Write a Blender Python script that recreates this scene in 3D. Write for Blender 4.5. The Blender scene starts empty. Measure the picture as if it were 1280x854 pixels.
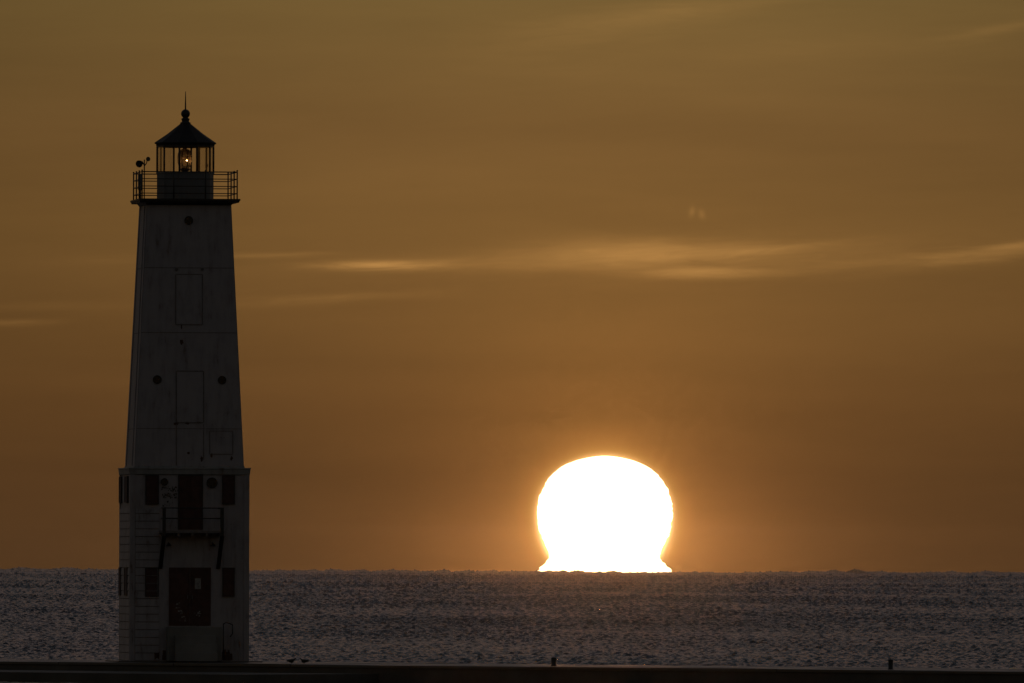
import bpy, bmesh, math, random
import numpy as np
from mathutils import Vector, Matrix, Euler

random.seed(7)
rng = np.random.default_rng(11)
R = math.radians
scene = bpy.context.scene
C = scene.collection

# ------------------------------------------------------------------ camera
FOV = R(4.04)
CAM_H = 4.76
EARTH = 7.43e6                       # effective earth radius with refraction
K = math.tan(FOV / 2) / 640.0        # one unit of the photograph's grid, in radians
DIP = math.sqrt(2 * CAM_H / EARTH)
ROLL = 0.0031
PITCH = math.atan((716.5 - 427) * K) - DIP

cam_data = bpy.data.cameras.new("camera")
cam = bpy.data.objects.new("camera", cam_data)
C.objects.link(cam)
cam_data.sensor_width = 36
cam_data.lens = 18 / math.tan(FOV / 2)
cam_data.clip_start = 1.0
cam_data.clip_end = 120000
CAM_M = Euler((math.pi / 2 + PITCH, 0, 0)).to_matrix() @ Matrix.Rotation(ROLL, 3, 'Z')
cam.matrix_world = Matrix.Translation((0, 0, CAM_H)) @ CAM_M.to_4x4()
scene.camera = cam
EYE = Vector((0, 0, CAM_H))


def ray(px, py):
    return (CAM_M @ Vector(((px - 640) * K, -(py - 427) * K, -1))).normalized()


def at(px, py, Y):
    d = ray(px, py)
    return EYE + d * (Y / d.y)


def sea_point(px, py, z=0.0):
    """where a line of sight meets the (curved) lake"""
    d = ray(px, py)
    lo, hi = 50.0, 9000.0
    for _ in range(60):
        m = (lo + hi) / 2
        p = EYE + d * m
        if p.z > z - (p.x ** 2 + p.y ** 2) / (2 * EARTH):
            lo = m
        else:
            hi = m
    return EYE + d * lo


# ------------------------------------------------------------------ render
vs = scene.view_settings
vs.view_transform = 'Standard'
vs.look = 'None'
vs.exposure = 0
vs.gamma = 1
scene.cycles.use_denoising = True
scene.cycles.max_bounces = 8
scene.cycles.transparent_max_bounces = 24
scene.cycles.sample_clamp_indirect = 4.0
scene.cycles.sample_clamp_direct = 0.0
scene.cycles.caustics_reflective = False
scene.cycles.caustics_refractive = False


# ------------------------------------------------------------------ node helpers
class NT:
    def __init__(s, tree):
        s.t = tree

    def n(s, typ, **kw):
        nd = s.t.nodes.new(typ)
        for k, v in kw.items():
            setattr(nd, k, v)
        return nd

    def link(s, a, b):
        s.t.links.new(a, b)

    def setin(s, sock, v):
        if isinstance(v, bpy.types.NodeSocket):
            s.link(v, sock)
        else:
            sock.default_value = v

    def m(s, op, a, b=None, c=None, clamp=False):
        nd = s.n('ShaderNodeMath', operation=op, use_clamp=clamp)
        s.setin(nd.inputs[0], a)
        if b is not None:
            s.setin(nd.inputs[1], b)
        if c is not None:
            s.setin(nd.inputs[2], c)
        return nd.outputs[0]

    def smooth(s, v, a, b, lo=0.0, hi=1.0):
        nd = s.n('ShaderNodeMapRange', interpolation_type='SMOOTHSTEP')
        s.setin(nd.inputs[0], v)
        for i, x in enumerate((a, b, lo, hi)):
            s.setin(nd.inputs[i + 1], x)
        return nd.outputs[0]

    def lin(s, v, a, b, lo=0.0, hi=1.0):
        nd = s.n('ShaderNodeMapRange')
        s.setin(nd.inputs[0], v)
        for i, x in enumerate((a, b, lo, hi)):
            s.setin(nd.inputs[i + 1], x)
        return nd.outputs[0]

    def mix(s, f, a, b, blend='MIX'):
        nd = s.n('ShaderNodeMix', data_type='RGBA', blend_type=blend)
        s.setin(nd.inputs[0], f)
        s.setin(nd.inputs[6], a)
        s.setin(nd.inputs[7], b)
        return nd.outputs[2]

    def noise(s, vec, scale, detail=4, rough=0.55, dist=0.0):
        nd = s.n('ShaderNodeTexNoise')
        s.link(vec, nd.inputs['Vector'])
        nd.inputs['Scale'].default_value = scale
        nd.inputs['Detail'].default_value = detail
        nd.inputs['Roughness'].default_value = rough
        nd.inputs['Distortion'].default_value = dist
        return nd.outputs['Fac']

    def comb(s, x, y, z):
        nd = s.n('ShaderNodeCombineXYZ')
        for i, v in enumerate((x, y, z)):
            s.setin(nd.inputs[i], v)
        return nd.outputs[0]

    def ramp(s, v, stops):
        nd = s.n('ShaderNodeValToRGB')
        s.link(v, nd.inputs[0])
        cr = nd.color_ramp
        while len(cr.elements) < len(stops):
            cr.elements.new(0.5)
        for e, (p, c) in zip(cr.elements, stops):
            e.position = p
            e.color = (*c, 1)
        return nd.outputs[0]


def srgb(r, g, b):
    f = lambda c: (c / 255 / 12.92) if c <= 10 else ((c / 255 + 0.055) / 1.055) ** 2.4
    return (f(r), f(g), f(b))


def new_mat(name):
    mt = bpy.data.materials.new(name)
    mt.use_nodes = True
    t = mt.node_tree
    t.nodes.clear()
    nt = NT(t)
    out = nt.n('ShaderNodeOutputMaterial')
    bs = nt.n('ShaderNodeBsdfPrincipled')
    nt.link(bs.outputs[0], out.inputs[0])
    return mt, nt, bs, out


def bump(nt, bs, height, strength=0.5, dist=0.01):
    b = nt.n('ShaderNodeBump')
    b.inputs['Strength'].default_value = strength
    b.inputs['Distance'].default_value = dist
    nt.link(height, b.inputs['Height'])
    nt.link(b.outputs[0], bs.inputs['Normal'])


# ------------------------------------------------------------------ sky
SUN_PX = (756, 646)
sd = ray(*SUN_PX)
SUN_AZ = math.atan2(sd.x, sd.y)
SUN_EL = math.asin(sd.z)


def build_world():
    w = bpy.data.worlds.new("World")
    scene.world = w
    w.use_nodes = True
    t = w.node_tree
    t.nodes.clear()
    nt = NT(t)
    out = nt.n('ShaderNodeOutputWorld')
    bg = nt.n('ShaderNodeBackground')
    nt.link(bg.outputs[0], out.inputs[0])
    STR = 0.1
    bg.inputs[1].default_value = STR
    tc = nt.n('ShaderNodeTexCoord')
    sep = nt.n('ShaderNodeSeparateXYZ')
    nrm = nt.n('ShaderNodeVectorMath', operation='NORMALIZE')
    nt.link(tc.outputs['Generated'], nrm.inputs[0])
    nt.link(nrm.outputs[0], sep.inputs[0])
    x, y, z = sep.outputs
    DEG = 180 / math.pi
    el = nt.m('MULTIPLY', nt.m('ARCSINE', z), DEG)
    az = nt.m('MULTIPLY', nt.m('ARCTAN2', x, y), DEG)
    daz = nt.m('SUBTRACT', az, SUN_AZ * DEG)

    # elevation colours of the dusty low air, degrees above the level line
    st = [(-0.3, srgb(82, 56, 32)), (0.0, srgb(82, 56, 32)), (0.3, srgb(87, 59, 32)), (0.6, srgb(98, 67, 35)),
          (0.95, srgb(109, 77, 40)), (1.3, srgb(116, 84, 44)), (1.7, srgb(113, 83, 45)),
          (2.2, srgb(114, 89, 49)), (3.2, (0.084, 0.066, 0.041)),
          (6.0, (0.036, 0.035, 0.035)), (12.0, (0.031, 0.033, 0.036)), (20.0, (0.038, 0.041, 0.045))]
    e01 = nt.lin(el, -0.3, 20.0)
    low = nt.ramp(e01, [((e + 0.3) / 20.3, c) for e, c in st])
    # broad side to side falloff round the sun
    a2 = nt.m('DIVIDE', daz, 2.3)
    fall = nt.m('EXPONENT', nt.m('MULTIPLY', nt.m('MULTIPLY', a2, a2), -1.0))
    fall = nt.lin(fall, 0, 1, 0.66, 1.08)
    # close to the water the air is evenly thick all along the horizon
    flat = nt.smooth(el, 0.0, 0.9)
    fall = nt.m('ADD', nt.m('MULTIPLY', fall, flat), nt.m('MULTIPLY', nt.lin(fall, 0.66, 1.08, 0.90, 0.98), nt.m('SUBTRACT', 1.0, flat)))
    low = nt.mix(1.0, low, nt.comb(fall, fall, fall), 'MULTIPLY')

    # aureole
    dz = nt.m('SUBTRACT', el, SUN_EL * DEG)
    dz = nt.m('MULTIPLY', dz, nt.lin(nt.m('SIGN', dz), -1, 1, 0.95, 1.12))
    rr = nt.m('SQRT', nt.m('ADD', nt.m('MULTIPLY', daz, daz), nt.m('MULTIPLY', dz, dz)))

    def expo(width, rad=0.265):
        d = nt.m('MAXIMUM', nt.m('SUBTRACT', rr, rad), 0.0)
        return nt.m('EXPONENT', nt.m('DIVIDE', d, -width))

    def scaled(f, c):
        return nt.mix(1.0, nt.comb(f, f, f), (*c, 1), 'MULTIPLY')

    def add(a, b):
        return nt.mix(1.0, a, b, 'ADD')

    low = add(low, scaled(expo(0.009), (0.9, 0.62, 0.26)))
    low = add(low, scaled(expo(0.045), (0.34, 0.15, 0.030)))
    # wide glow, taller than it is broad
    dz0 = nt.m('SUBTRACT', el, SUN_EL * DEG)
    dz2 = nt.m('MULTIPLY', dz0, nt.lin(nt.m('SIGN', dz0), -1, 1, 1.5, 0.80))
    rw2 = nt.m('SQRT', nt.m('ADD', nt.m('MULTIPLY', daz, daz), nt.m('MULTIPLY', dz2, dz2)))
    dw2 = nt.m('MAXIMUM', nt.m('SUBTRACT', rw2, 0.19), 0.0)
    low = add(low, scaled(nt.m('EXPONENT', nt.m('DIVIDE', dw2, -0.085)), (0.055, 0.022, 0.004)))
    low = add(low, scaled(nt.m('EXPONENT', nt.m('DIVIDE', dw2, -0.42)), (0.125, 0.047, 0.006)))

    # thin cirrus: streaks at real bearings and elevations, fibrous noise inside
    vec = nt.comb(nt.m('MULTIPLY', az, 1.0), nt.m('MULTIPLY', el, 9.0), 3.7)
    vecw = nt.comb(nt.m('MULTIPLY', az, 2.4), nt.m('MULTIPLY', nt.m('ADD', el, nt.m('MULTIPLY', az, -0.05)), 22.0), 9.1)
    n1 = nt.noise(vec, 2.2, 6, 0.6, 0.6)
    n2 = nt.noise(vecw, 1.6, 7, 0.62, 0.9)
    n3 = nt.noise(vec, 0.55, 3, 0.5, 0.3)

    streaks = [  # px, py, half length, half thickness, slope (up to the right), gain, contrast
        (490, 332, 66, 4.6, 0.005, 0.14, 0.6),
        (452, 333, 60, 5.5, -0.02, 0.07, 0.9),
        (560, 330, 170, 9.0, 0.020, 0.045, 0.5),
        (785, 314, 120, 15, 0.015, 0.13, 0.4),
        (880, 322, 240, 17, 0.03, 0.055, 0.7),
        (885, 341, 72, 6.5, 0.010, 0.16, 0.45),
        (935, 314, 95, 5.5, 0.10, 0.06, 0.6),
        (1060, 330, 110, 7.0, 0.10, 0.035, 0.8),
        (1235, 318, 120, 9.0, 0.14, 0.075, 0.6),
        (1290, 304, 80, 4.5, 0.14, 0.07, 0.5),
        (420, 373, 130, 6.0, 0.06, 0.035, 0.8),
        (330, 319, 80, 3.0, 0.02, 0.045, 0.8),
        (10, 404, 60, 4.0, 0.03, 0.035, 0.8),
        (60, 384, 120, 5.0, 0.03, 0.014, 0.8),
        (140, 326, 60, 6.0, 0.03, 0.014, 0.8),
        (850, 14, 130, 12.0, 0.11, 0.04, 0.5),
        (720, 45, 150, 26, 0.10, 0.022, 0.7),
        (1255, 35, 60, 6.0, 0.16, 0.03, 0.6),
        (1050, 60, 220, 16, 0.06, 0.012, 0.7),
        (865, 264, 3.8, 6.5, 0.35, 0.065, 0.5),
        (877, 267, 4.2, 6.0, -0.25, 0.06, 0.5),
    ]
    acc = None
    pd = K * DEG
    for (px, py, hl, ht, sl, g, con) in streaks:
        d = ray(px, py)
        a0, e0 = math.atan2(d.x, d.y) * DEG, math.asin(d.z) * DEG
        da = nt.m('SUBTRACT', az, a0)
        de = nt.m('SUBTRACT', nt.m('SUBTRACT', el, e0), nt.m('MULTIPLY', da, sl))
        u = nt.m('DIVIDE', da, hl * pd)
        v = nt.m('DIVIDE', de, ht * pd)
        # ragged underside/top from the fibre noise
        v = nt.m('ADD', v, nt.m('MULTIPLY', nt.m('SUBTRACT', n1, 0.5), 2.2 * con))
        q = nt.m('ADD', nt.m('MULTIPLY', u, u), nt.m('MULTIPLY', v, v))
        f = nt.m('EXPONENT', nt.m('MULTIPLY', q, -1.0))
        tex = nt.lin(n2, 0.28, 0.75, 1.0 - 0.6 * con, 1.0 + 0.35 * con)
        f = nt.m('MULTIPLY', nt.m('MULTIPLY', f, tex), g)
        acc = f if acc is None else nt.m('ADD', acc, f)
    low = add(low, scaled(acc, (1.22, 0.61, 0.17)))
    # faint overall unevenness
    uneven = nt.lin(n3, 0.3, 0.7, 0.94, 1.06)
    fib = nt.lin(n2, 0.3, 0.75, 0.985, 1.02)
    uneven = nt.m('MULTIPLY', uneven, fib)
    low = nt.mix(1.0, low, nt.comb(uneven, uneven, uneven), 'MULTIPLY')
    low = nt.mix(1.0, low, (1 / STR, 1 / STR, 1 / STR, 1), 'MULTIPLY')

    # the open sky above and behind
    sky = nt.n('ShaderNodeTexSky', sky_type='NISHITA')
    sky.sun_disc = False
    sky.sun_elevation = max(SUN_EL, 0.0)
    sky.sun_rotation = SUN_AZ
    sky.air_density = 1.0
    sky.dust_density = 1.5
    sky.ozone_density = 1.0
    east = nt.smooth(nt.m('ABSOLUTE', daz), 40.0, 150.0, 2.0, 1.0)
    up = nt.mix(1.0, sky.outputs[0], nt.comb(nt.m('MULTIPLY', east, SKY_TINT[0]), nt.m('MULTIPLY', east, SKY_TINT[1]), nt.m('MULTIPLY', east, SKY_TINT[2])), 'MULTIPLY')
    wsel = nt.smooth(el, 9.0, 22.0)
    # the dusty band lies round the sun's side of the horizon
    side = nt.smooth(nt.m('ABSOLUTE', daz), 25.0, 110.0)
    wsel = nt.m('MAXIMUM', wsel, side)
    nt.link(nt.mix(wsel, low, up), bg.inputs[0])
    w.cycles.sampling_method = 'MANUAL'
    w.cycles.sample_map_resolution = 2048


SKY_TINT = (0.94, 0.89, 0.90)
build_world()

sun_data = bpy.data.lights.new("sun_lamp", 'SUN')
sun_data.energy = 1.0
sun_data.angle = R(0.5)
sun_data.color = (1.0, 0.40, 0.12)
sun_lamp = bpy.data.objects.new("sun_lamp", sun_data)
C.objects.link(sun_lamp)
sun_lamp.rotation_euler = (-Vector(sd)).to_track_quat('-Z', 'Y').to_euler()


# ------------------------------------------------------------------ materials
def m_paint(name, base, rust=0.25, grime=0.4, rough=0.55, zscale=1.0):
    mt, nt, bs, out = new_mat(name)
    tc = nt.n('ShaderNodeTexCoord')
    mp = nt.n('ShaderNodeMapping')
    mp.inputs['Scale'].default_value = (1, 1, 0.16)
    nt.link(tc.outputs['Object'], mp.inputs[0])
    streak = nt.noise(mp.outputs[0], 5.0, 6, 0.65)
    blot = nt.noise(tc.outputs['Object'], 1.3, 5, 0.6)
    fine = nt.noise(tc.outputs['Object'], 14.0, 5, 0.7)
    g = nt.m('MULTIPLY', nt.smooth(nt.m('ADD', nt.m('MULTIPLY', streak, 0.6), nt.m('MULTIPLY', blot, 0.4)), 0.42, 0.68), grime)
    dark = tuple(c * 0.42 for c in base)
    col = nt.mix(g, (*base, 1), (*dark, 1))
    r0 = nt.m('MULTIPLY', nt.m('MULTIPLY', nt.smooth(streak, 0.55, 0.70), nt.smooth(blot, 0.48, 0.62)), rust)
    r1 = nt.m('MULTIPLY', nt.m('MULTIPLY', nt.smooth(fine, 0.62, 0.70), nt.smooth(blot, 0.50, 0.60)), rust * 1.4)
    rr = nt.m('MINIMUM', nt.m('ADD', r0, r1), 1.0)
    col = nt.mix(rr, col, (0.10, 0.035, 0.014, 1))
    nt.link(col, bs.inputs['Base Color'])
    bs.inputs['Roughness'].default_value = rough
    bump(nt, bs, fine, 0.25, 0.01)
    return mt


def m_plain(name, base, rough=0.6, metal=0.0, var=0.3, scale=6.0):
    mt, nt, bs, out = new_mat(name)
    tc = nt.n('ShaderNodeTexCoord')
    n = nt.noise(tc.outputs['Object'], scale, 5, 0.6)
    col = nt.mix(nt.lin(n, 0.3, 0.7), (*[c * (1 - var) for c in base], 1), (*[c * (1 + var) for c in base], 1))
    nt.link(col, bs.inputs['Base Color'])
    bs.inputs['Roughness'].default_value = rough
    bs.inputs['Metallic'].default_value = metal
    bump(nt, bs, n, 0.2, 0.01)
    return mt


def m_concrete(name, base, wet):
    mt, nt, bs, out = new_mat(name)
    tc = nt.n('ShaderNodeTexCoord')
    n = nt.noise(tc.outputs['Object'], 0.5, 7, 0.6)
    n2 = nt.noise(tc.outputs['Object'], 9.0, 5, 0.65)
    col = nt.mix(nt.lin(n, 0.3, 0.7), (*[c * 0.65 for c in base], 1), (*[c * 1.25 for c in base], 1))
    nt.link(col, bs.inputs['Base Color'])
    if wet:
        nt.link(nt.smooth(n, 0.40, 0.60, 0.28, 0.55), bs.inputs['Roughness'])
        bump(nt, bs, n2, 0.12, 0.01)
    else:
        bs.inputs['Roughness'].default_value = 0.75
        bump(nt, bs, n2, 0.5, 0.02)
    return mt


WHITE = m_paint("weathered_white_paint", (0.36, 0.325, 0.345), 0.5, 0.45)
WHITE_LOW = m_paint("lower_white_paint", (0.36, 0.325, 0.345), 0.75, 0.55)
TRIM = m_paint("trim_paint", (0.30, 0.29, 0.29), 0.6, 0.6)
SEAM = m_plain("seam_dark", (0.17, 0.145, 0.14), 0.8)
BLACK = m_plain("black_paint", (0.018, 0.016, 0.015), 0.5)
ROOF = m_plain("roof_paint", (0.012, 0.008, 0.007), 0.8)
WATCH = m_paint("watch_room_paint", (0.16, 0.16, 0.165), 0.2, 0.4)
SHUTTER = m_plain("shutter_red", (0.07, 0.028, 0.024), 0.7)
DOORM = m_plain("door_rust_red", (0.075, 0.030, 0.023), 0.7, 0, 0.45, 3.0)
DARKPANE = m_plain("dark_pane", (0.012, 0.012, 0.013), 0.25)
POSTER = m_plain("poster_pale", (0.30, 0.28, 0.27), 0.6, 0, 0.5, 12)
STEEL = m_plain("galvanised_steel", (0.16, 0.16, 0.165), 0.5, 0.3)
CONC = m_concrete("pier_concrete", (0.10, 0.085, 0.07), False)
CONC_TOP = m_concrete("pier_top_wet", (0.12, 0.10, 0.085), True)
STEP = m_concrete("step_concrete", (0.22, 0.21, 0.20), False)
BIRD = m_plain("bird_dark", (0.03, 0.028, 0.026), 0.8)
BIRDW = m_plain("bird_white", (0.75, 0.73, 0.70), 0.8, 0, 0.05)


def m_glass():
    mt = bpy.data.materials.new("lantern_glass")
    mt.use_nodes = True
    t = mt.node_tree
    t.nodes.clear()
    nt = NT(t)
    out = nt.n('ShaderNodeOutputMaterial')
    tr = nt.n('ShaderNodeBsdfTransparent')
    tr.inputs[0].default_value = (1.0, 1.0, 1.0, 1)
    gl = nt.n('ShaderNodeBsdfGlossy')
    gl.inputs['Roughness'].default_value = 0.05
    tl = nt.n('ShaderNodeBsdfTranslucent')
    tl.inputs[0].default_value = (0.9, 0.88, 0.85, 1)
    fr = nt.n('ShaderNodeFresnel')
    m1 = nt.n('ShaderNodeMixShader')
    nt.link(nt.m('MULTIPLY', fr.outputs[0], 0.35), m1.inputs[0])
    nt.link(tr.outputs[0], m1.inputs[1])
    nt.link(gl.outputs[0], m1.inputs[2])
    m2 = nt.n('ShaderNodeMixShader')
    tc = nt.n('ShaderNodeTexCoord')
    n = nt.noise(tc.outputs['Object'], 3.0, 5, 0.6)
    nt.link(nt.lin(n, 0.3, 0.7, 0.004, 0.02), m2.inputs[0])     # thin scattering film, added to brighten the panes
    nt.link(m1.outputs[0], m2.inputs[1])
    nt.link(tl.outputs[0], m2.inputs[2])
    nt.link(m2.outputs[0], out.inputs[0])
    return mt


def m_lens(clear):
    mt = bpy.data.materials.new("lens_glass")
    mt.use_nodes = True
    t = mt.node_tree
    t.nodes.clear()
    nt = NT(t)
    out = nt.n('ShaderNodeOutputMaterial')
    tr = nt.n('ShaderNodeBsdfTransparent')
    tr.inputs[0].default_value = (0.85, 0.55, 0.28, 1)  # amber tint stands in for the lamp's glow inside the glass
    bs = nt.n('ShaderNodeBsdfPrincipled')
    bs.inputs['Base Color'].default_value = (0.03, 0.035, 0.03, 1)
    bs.inputs['Roughness'].default_value = 0.12
    m2 = nt.n('ShaderNodeMixShader')
    m2.inputs[0].default_value = 1 - clear
    nt.link(tr.outputs[0], m2.inputs[1])
    # the prisms pass on a little of the lamp's light
    tl = nt.n('ShaderNodeBsdfTranslucent')
    tl.inputs[0].default_value = (0.9, 0.55, 0.28, 1)
    m3 = nt.n('ShaderNodeMixShader')
    m3.inputs[0].default_value = 0.18
    nt.link(bs.outputs[0], m3.inputs[1])
    nt.link(tl.outputs[0], m3.inputs[2])
    nt.link(m3.outputs[0], m2.inputs[2])
    nt.link(m2.outputs[0], out.inputs[0])
    return mt


def m_emit(name, col, strength):
    mt = bpy.data.materials.new(name)
    mt.use_nodes = True
    t = mt.node_tree
    t.nodes.clear()
    nt = NT(t)
    out = nt.n('ShaderNodeOutputMaterial')
    em = nt.n('ShaderNodeEmission')
    em.inputs[0].default_value = (*col, 1)
    em.inputs[1].default_value = strength
    nt.link(em.outputs[0], out.inputs[0])
    return mt


GLASS = m_glass()
LENS = m_lens(0.0)
LENS_BELT = m_lens(0.22)
BULB = m_emit("lamp_glow", (1.0, 0.68, 0.34), 70.0)
SUNM = m_emit("sun_glow", (1.0, 0.84, 0.56), 1.1)
# glowing gas: it adds light and lets the lamp's light through
_t = SUNM.node_tree
_a = _t.nodes.new('ShaderNodeAddShader')
_tr = _t.nodes.new('ShaderNodeBsdfTransparent')
_em = [n_ for n_ in _t.nodes if n_.type == 'EMISSION'][0]
_ou = [n_ for n_ in _t.nodes if n_.type == 'OUTPUT_MATERIAL'][0]
_t.links.new(_em.outputs[0], _a.inputs[0])
_t.links.new(_tr.outputs[0], _a.inputs[1])
_t.links.new(_a.outputs[0], _ou.inputs[0])


def m_water():
    mt, nt, bs, out = new_mat("lake_water")
    bs.inputs['Base Color'].default_value = (0.012, 0.013, 0.014, 1)
    bs.inputs['Roughness'].default_value = 0.10
    bs.inputs['IOR'].default_value = 1.25
    return mt


WATER = m_water()


# ------------------------------------------------------------------ mesh helpers
class MB:
    """collects shapes for one mesh object"""

    def __init__(s):
        s.v = []
        s.f = []
        s.smooth = []

    def add(s, verts, faces, smooth=False):
        o = len(s.v)
        s.v += [tuple(v) for v in verts]
        for f in faces:
            s.f.append(tuple(i + o for i in f))
            s.smooth.append(smooth)

    def hexa(s, p):
        """p: 8 points, bottom 4 ccw then top 4"""
        s.add(p, [(3, 2, 1, 0), (4, 5, 6, 7), (0, 1, 5, 4), (1, 2, 6, 5), (2, 3, 7, 6), (3, 0, 4, 7)])

    def box(s, x0, x1, y0, y1, z0, z1):
        s.hexa([(x0, y0, z0), (x1, y0, z0), (x1, y1, z0), (x0, y1, z0),
                (x0, y0, z1), (x1, y0, z1), (x1, y1, z1), (x0, y1, z1)])

    def frustum(s, a0, a1, z0, z1):
        a0 /= 2
        a1 /= 2
        s.hexa([(-a0, -a0, z0), (a0, -a0, z0), (a0, a0, z0), (-a0, a0, z0),
                (-a1, -a1, z1), (a1, -a1, z1), (a1, a1, z1), (-a1, a1, z1)])

    def tube(s, p0, p1, r0, r1=None, n=8, smooth=True):
        r1 = r0 if r1 is None else r1
        p0, p1 = Vector(p0), Vector(p1)
        d = (p1 - p0).normalized()
        a = d.orthogonal().normalized()
        b = d.cross(a)
        vs_ = []
        for p, r in ((p0, r0), (p1, r1)):
            for i in range(n):
                t = 2 * math.pi * i / n
                vs_.append(p + a * (r * math.cos(t)) + b * (r * math.sin(t)))
        s.add(vs_, [(i, (i + 1) % n, n + (i + 1) % n, n + i) for i in range(n)], smooth)
        s.add(vs_[:n], [tuple(range(n))[::-1]])
        s.add(vs_[n:], [tuple(range(n))])

    def lathe(s, prof, n=24, rot=0.0, cx=0, cy=0, smooth=True, cap=True):
        vs_ = []
        for r, z in prof:
            for i in range(n):
                t = rot + 2 * math.pi * i / n
                vs_.append((cx + r * math.cos(t), cy + r * math.sin(t), z))
        fs = []
        for k in range(len(prof) - 1):
            for i in range(n):
                j = (i + 1) % n
                fs.append((k * n + i, k * n + j, (k + 1) * n + j, (k + 1) * n + i))
        s.add(vs_, fs, smooth)
        if cap:
            s.add(vs_[:n], [tuple(range(n))[::-1]])
            s.add(vs_[-n:], [tuple(range(n))])

    def loft(s, rings, n=12):
        """rings: centre, half width (x), half height (z), along y or any path"""
        vs_ = []
        for c, rx, rz in rings:
            for i in range(n):
                t = 2 * math.pi * i / n
                vs_.append((c[0] + rx * math.cos(t), c[1], c[2] + rz * math.sin(t)))
        fs = []
        for k in range(len(rings) - 1):
            for i in range(n):
                j = (i + 1) % n
                fs.append((k * n + i, k * n + j, (k + 1) * n + j, (k + 1) * n + i))
        fs.append(tuple(range(n))[::-1])
        fs.append(tuple(range((len(rings) - 1) * n, len(rings) * n)))
        s.add(vs_, fs, True)

    def build(s, name, mat, parent=None, bevel=0.0):
        me = bpy.data.meshes.new(name)
        me.from_pydata(s.v, [], s.f)
        me.polygons.foreach_set('use_smooth', s.smooth)
        bm = bmesh.new()
        bm.from_mesh(me)
        bmesh.ops.remove_doubles(bm, verts=bm.verts, dist=1e-5)
        bmesh.ops.recalc_face_normals(bm, faces=bm.faces)
        bm.to_mesh(me)
        bm.free()
        me.materials.append(mat)
        o = bpy.data.objects.new(name, me)
        C.objects.link(o)
        if parent is not None:
            o.parent = parent
        if bevel:
            b = o.modifiers.new("bevel", 'BEVEL')
            b.width = bevel
            b.segments = 2
            b.limit_method = 'ANGLE'
        return o


def tag(o, label=None, cat=None, group=None, kind=None):
    if label:
        o['label'] = label
    if cat:
        o['category'] = cat
    if group:
        o['group'] = group
    if kind:
        o['kind'] = kind
    return o


def empty(name, loc, rz=0.0):
    o = bpy.data.objects.new(name, None)
    o.empty_display_size = 0.3
    o.location = loc
    o.rotation_euler = (0, 0, rz)
    C.objects.link(o)
    return o


# ------------------------------------------------------------------ breakwater
PIER_Z = 0.73
PIER_W = 9.0
pa = EYE + ray(0, 826.5) * ((PIER_Z - CAM_H) / ray(0, 826.5).z)      # top front edge, far end
pb = EYE + ray(1280, 839.5) * ((PIER_Z - CAM_H) / ray(1280, 839.5).z)  # top front edge, near end
pt = Vector((pb.x - pa.x, pb.y - pa.y, 0)).normalized()
pn = Vector((-pt.y, pt.x, 0))                                          # away from the camera
pier_rot = math.atan2(pt.y, pt.x)
print("pier", pa, pb, pier_rot)
breakwater = empty("breakwater", (pa.x, pa.y, 0), pier_rot)
tag(breakwater, "low dark concrete breakwater running the whole width under the lighthouse", "breakwater")


def pier_point(px, inset, z=PIER_Z):
    """point on the breakwater's top under a bearing, `inset` metres behind its front edge"""
    d = ray(px, 830)
    q = pa - EYE
    # (EYE + d*t - pa) . pn = inset
    t = (inset + (q.x * pn.x + q.y * pn.y)) / (d.x * pn.x + d.y * pn.y)
    return Vector((d.x * t, d.y * t, z + 0.012))


def pier_slabs():
    L0, L1 = -70.0, 150.0
    m = MB()
    m.box(L0, L1, 0.0, PIER_W, -4.0, PIER_Z - 0.12)
    m.build("wall", CONC, breakwater)
    m = MB()
    q = pier_point(297, -7.5) - Vector((pa.x, pa.y, 0))
    m.box(L0, q.dot(pt), -7.5, -0.002, -4.0, 0.40)
    m.build("footing", CONC, breakwater)
    x = L0
    i = 0
    cap = MB()
    while x < L1:
        ln = 6.1
        dz = random.uniform(-0.012, 0.012)
        cap.box(x, x + ln - 0.03, -0.06, PIER_W + 0.06, PIER_Z - 0.118, PIER_Z + dz)
        x += ln
    cap.build("cap_slab", CONC_TOP, breakwater, 0.02)


pier_slabs()

# ------------------------------------------------------------------ lighthouse
YAW = R(6.6)
PLINTH_H = 0.05
front_edge = EYE + ray(229.5, 829) * ((PIER_Z - CAM_H) / ray(229.5, 829).z)
tc_ = front_edge + pn * 4.3
# keep the tower's bearing, push it to the middle of the pier
ctr_dir = ray(229.4, 829)
den = ctr_dir.x * pn.x + ctr_dir.y * pn.y
tt = 4.5 / den
TOWER = Vector((front_edge.x + ctr_dir.x * tt, front_edge.y + ctr_dir.y * tt, PIER_Z + PLINTH_H))
D = TOWER.y
U = K * D
print("tower", TOWER, "unit", U)

TM = Matrix.Translation(TOWER) @ Matrix.Rotation(YAW, 4, 'Z')
TI = TM.inverted()
eye_l = TI @ EYE


def ray_l(px, py):
    return (TI.to_3x3() @ ray(px, py))


def on_plane(px, py, yfun):
    """hit the front face: local y = -(c0 + c1*z)"""
    d = ray_l(px, py)
    c0, c1 = yfun
    t = -(c0 + c1 * eye_l.z + eye_l.y) / (d.y + c1 * d.z)
    return eye_l + d * t


S_LOW = 148.5 * U
lowf = (S_LOW / 2, 0.0)
Z_LOW = on_plane(238, 584.8, lowf).z
Z_DECK = on_plane(238, 250, (1.6, 0)).z
S_T0, S_T1 = 135.0 * U, 104.0 * U
Z_T1 = Z_DECK - 0.20
tapf = ((S_T0 / 2) + Z_LOW * (S_T0 - S_T1) / 2 / (Z_T1 - Z_LOW), -(S_T0 - S_T1) / 2 / (Z_T1 - Z_LOW))
print("Z", Z_LOW, Z_T1, Z_DECK)

lh = empty("lighthouse", TOWER, YAW)
tag(lh, "tall white square lighthouse with dark lantern room, railed gallery and glowing lamp, on the breakwater", "lighthouse")


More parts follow.
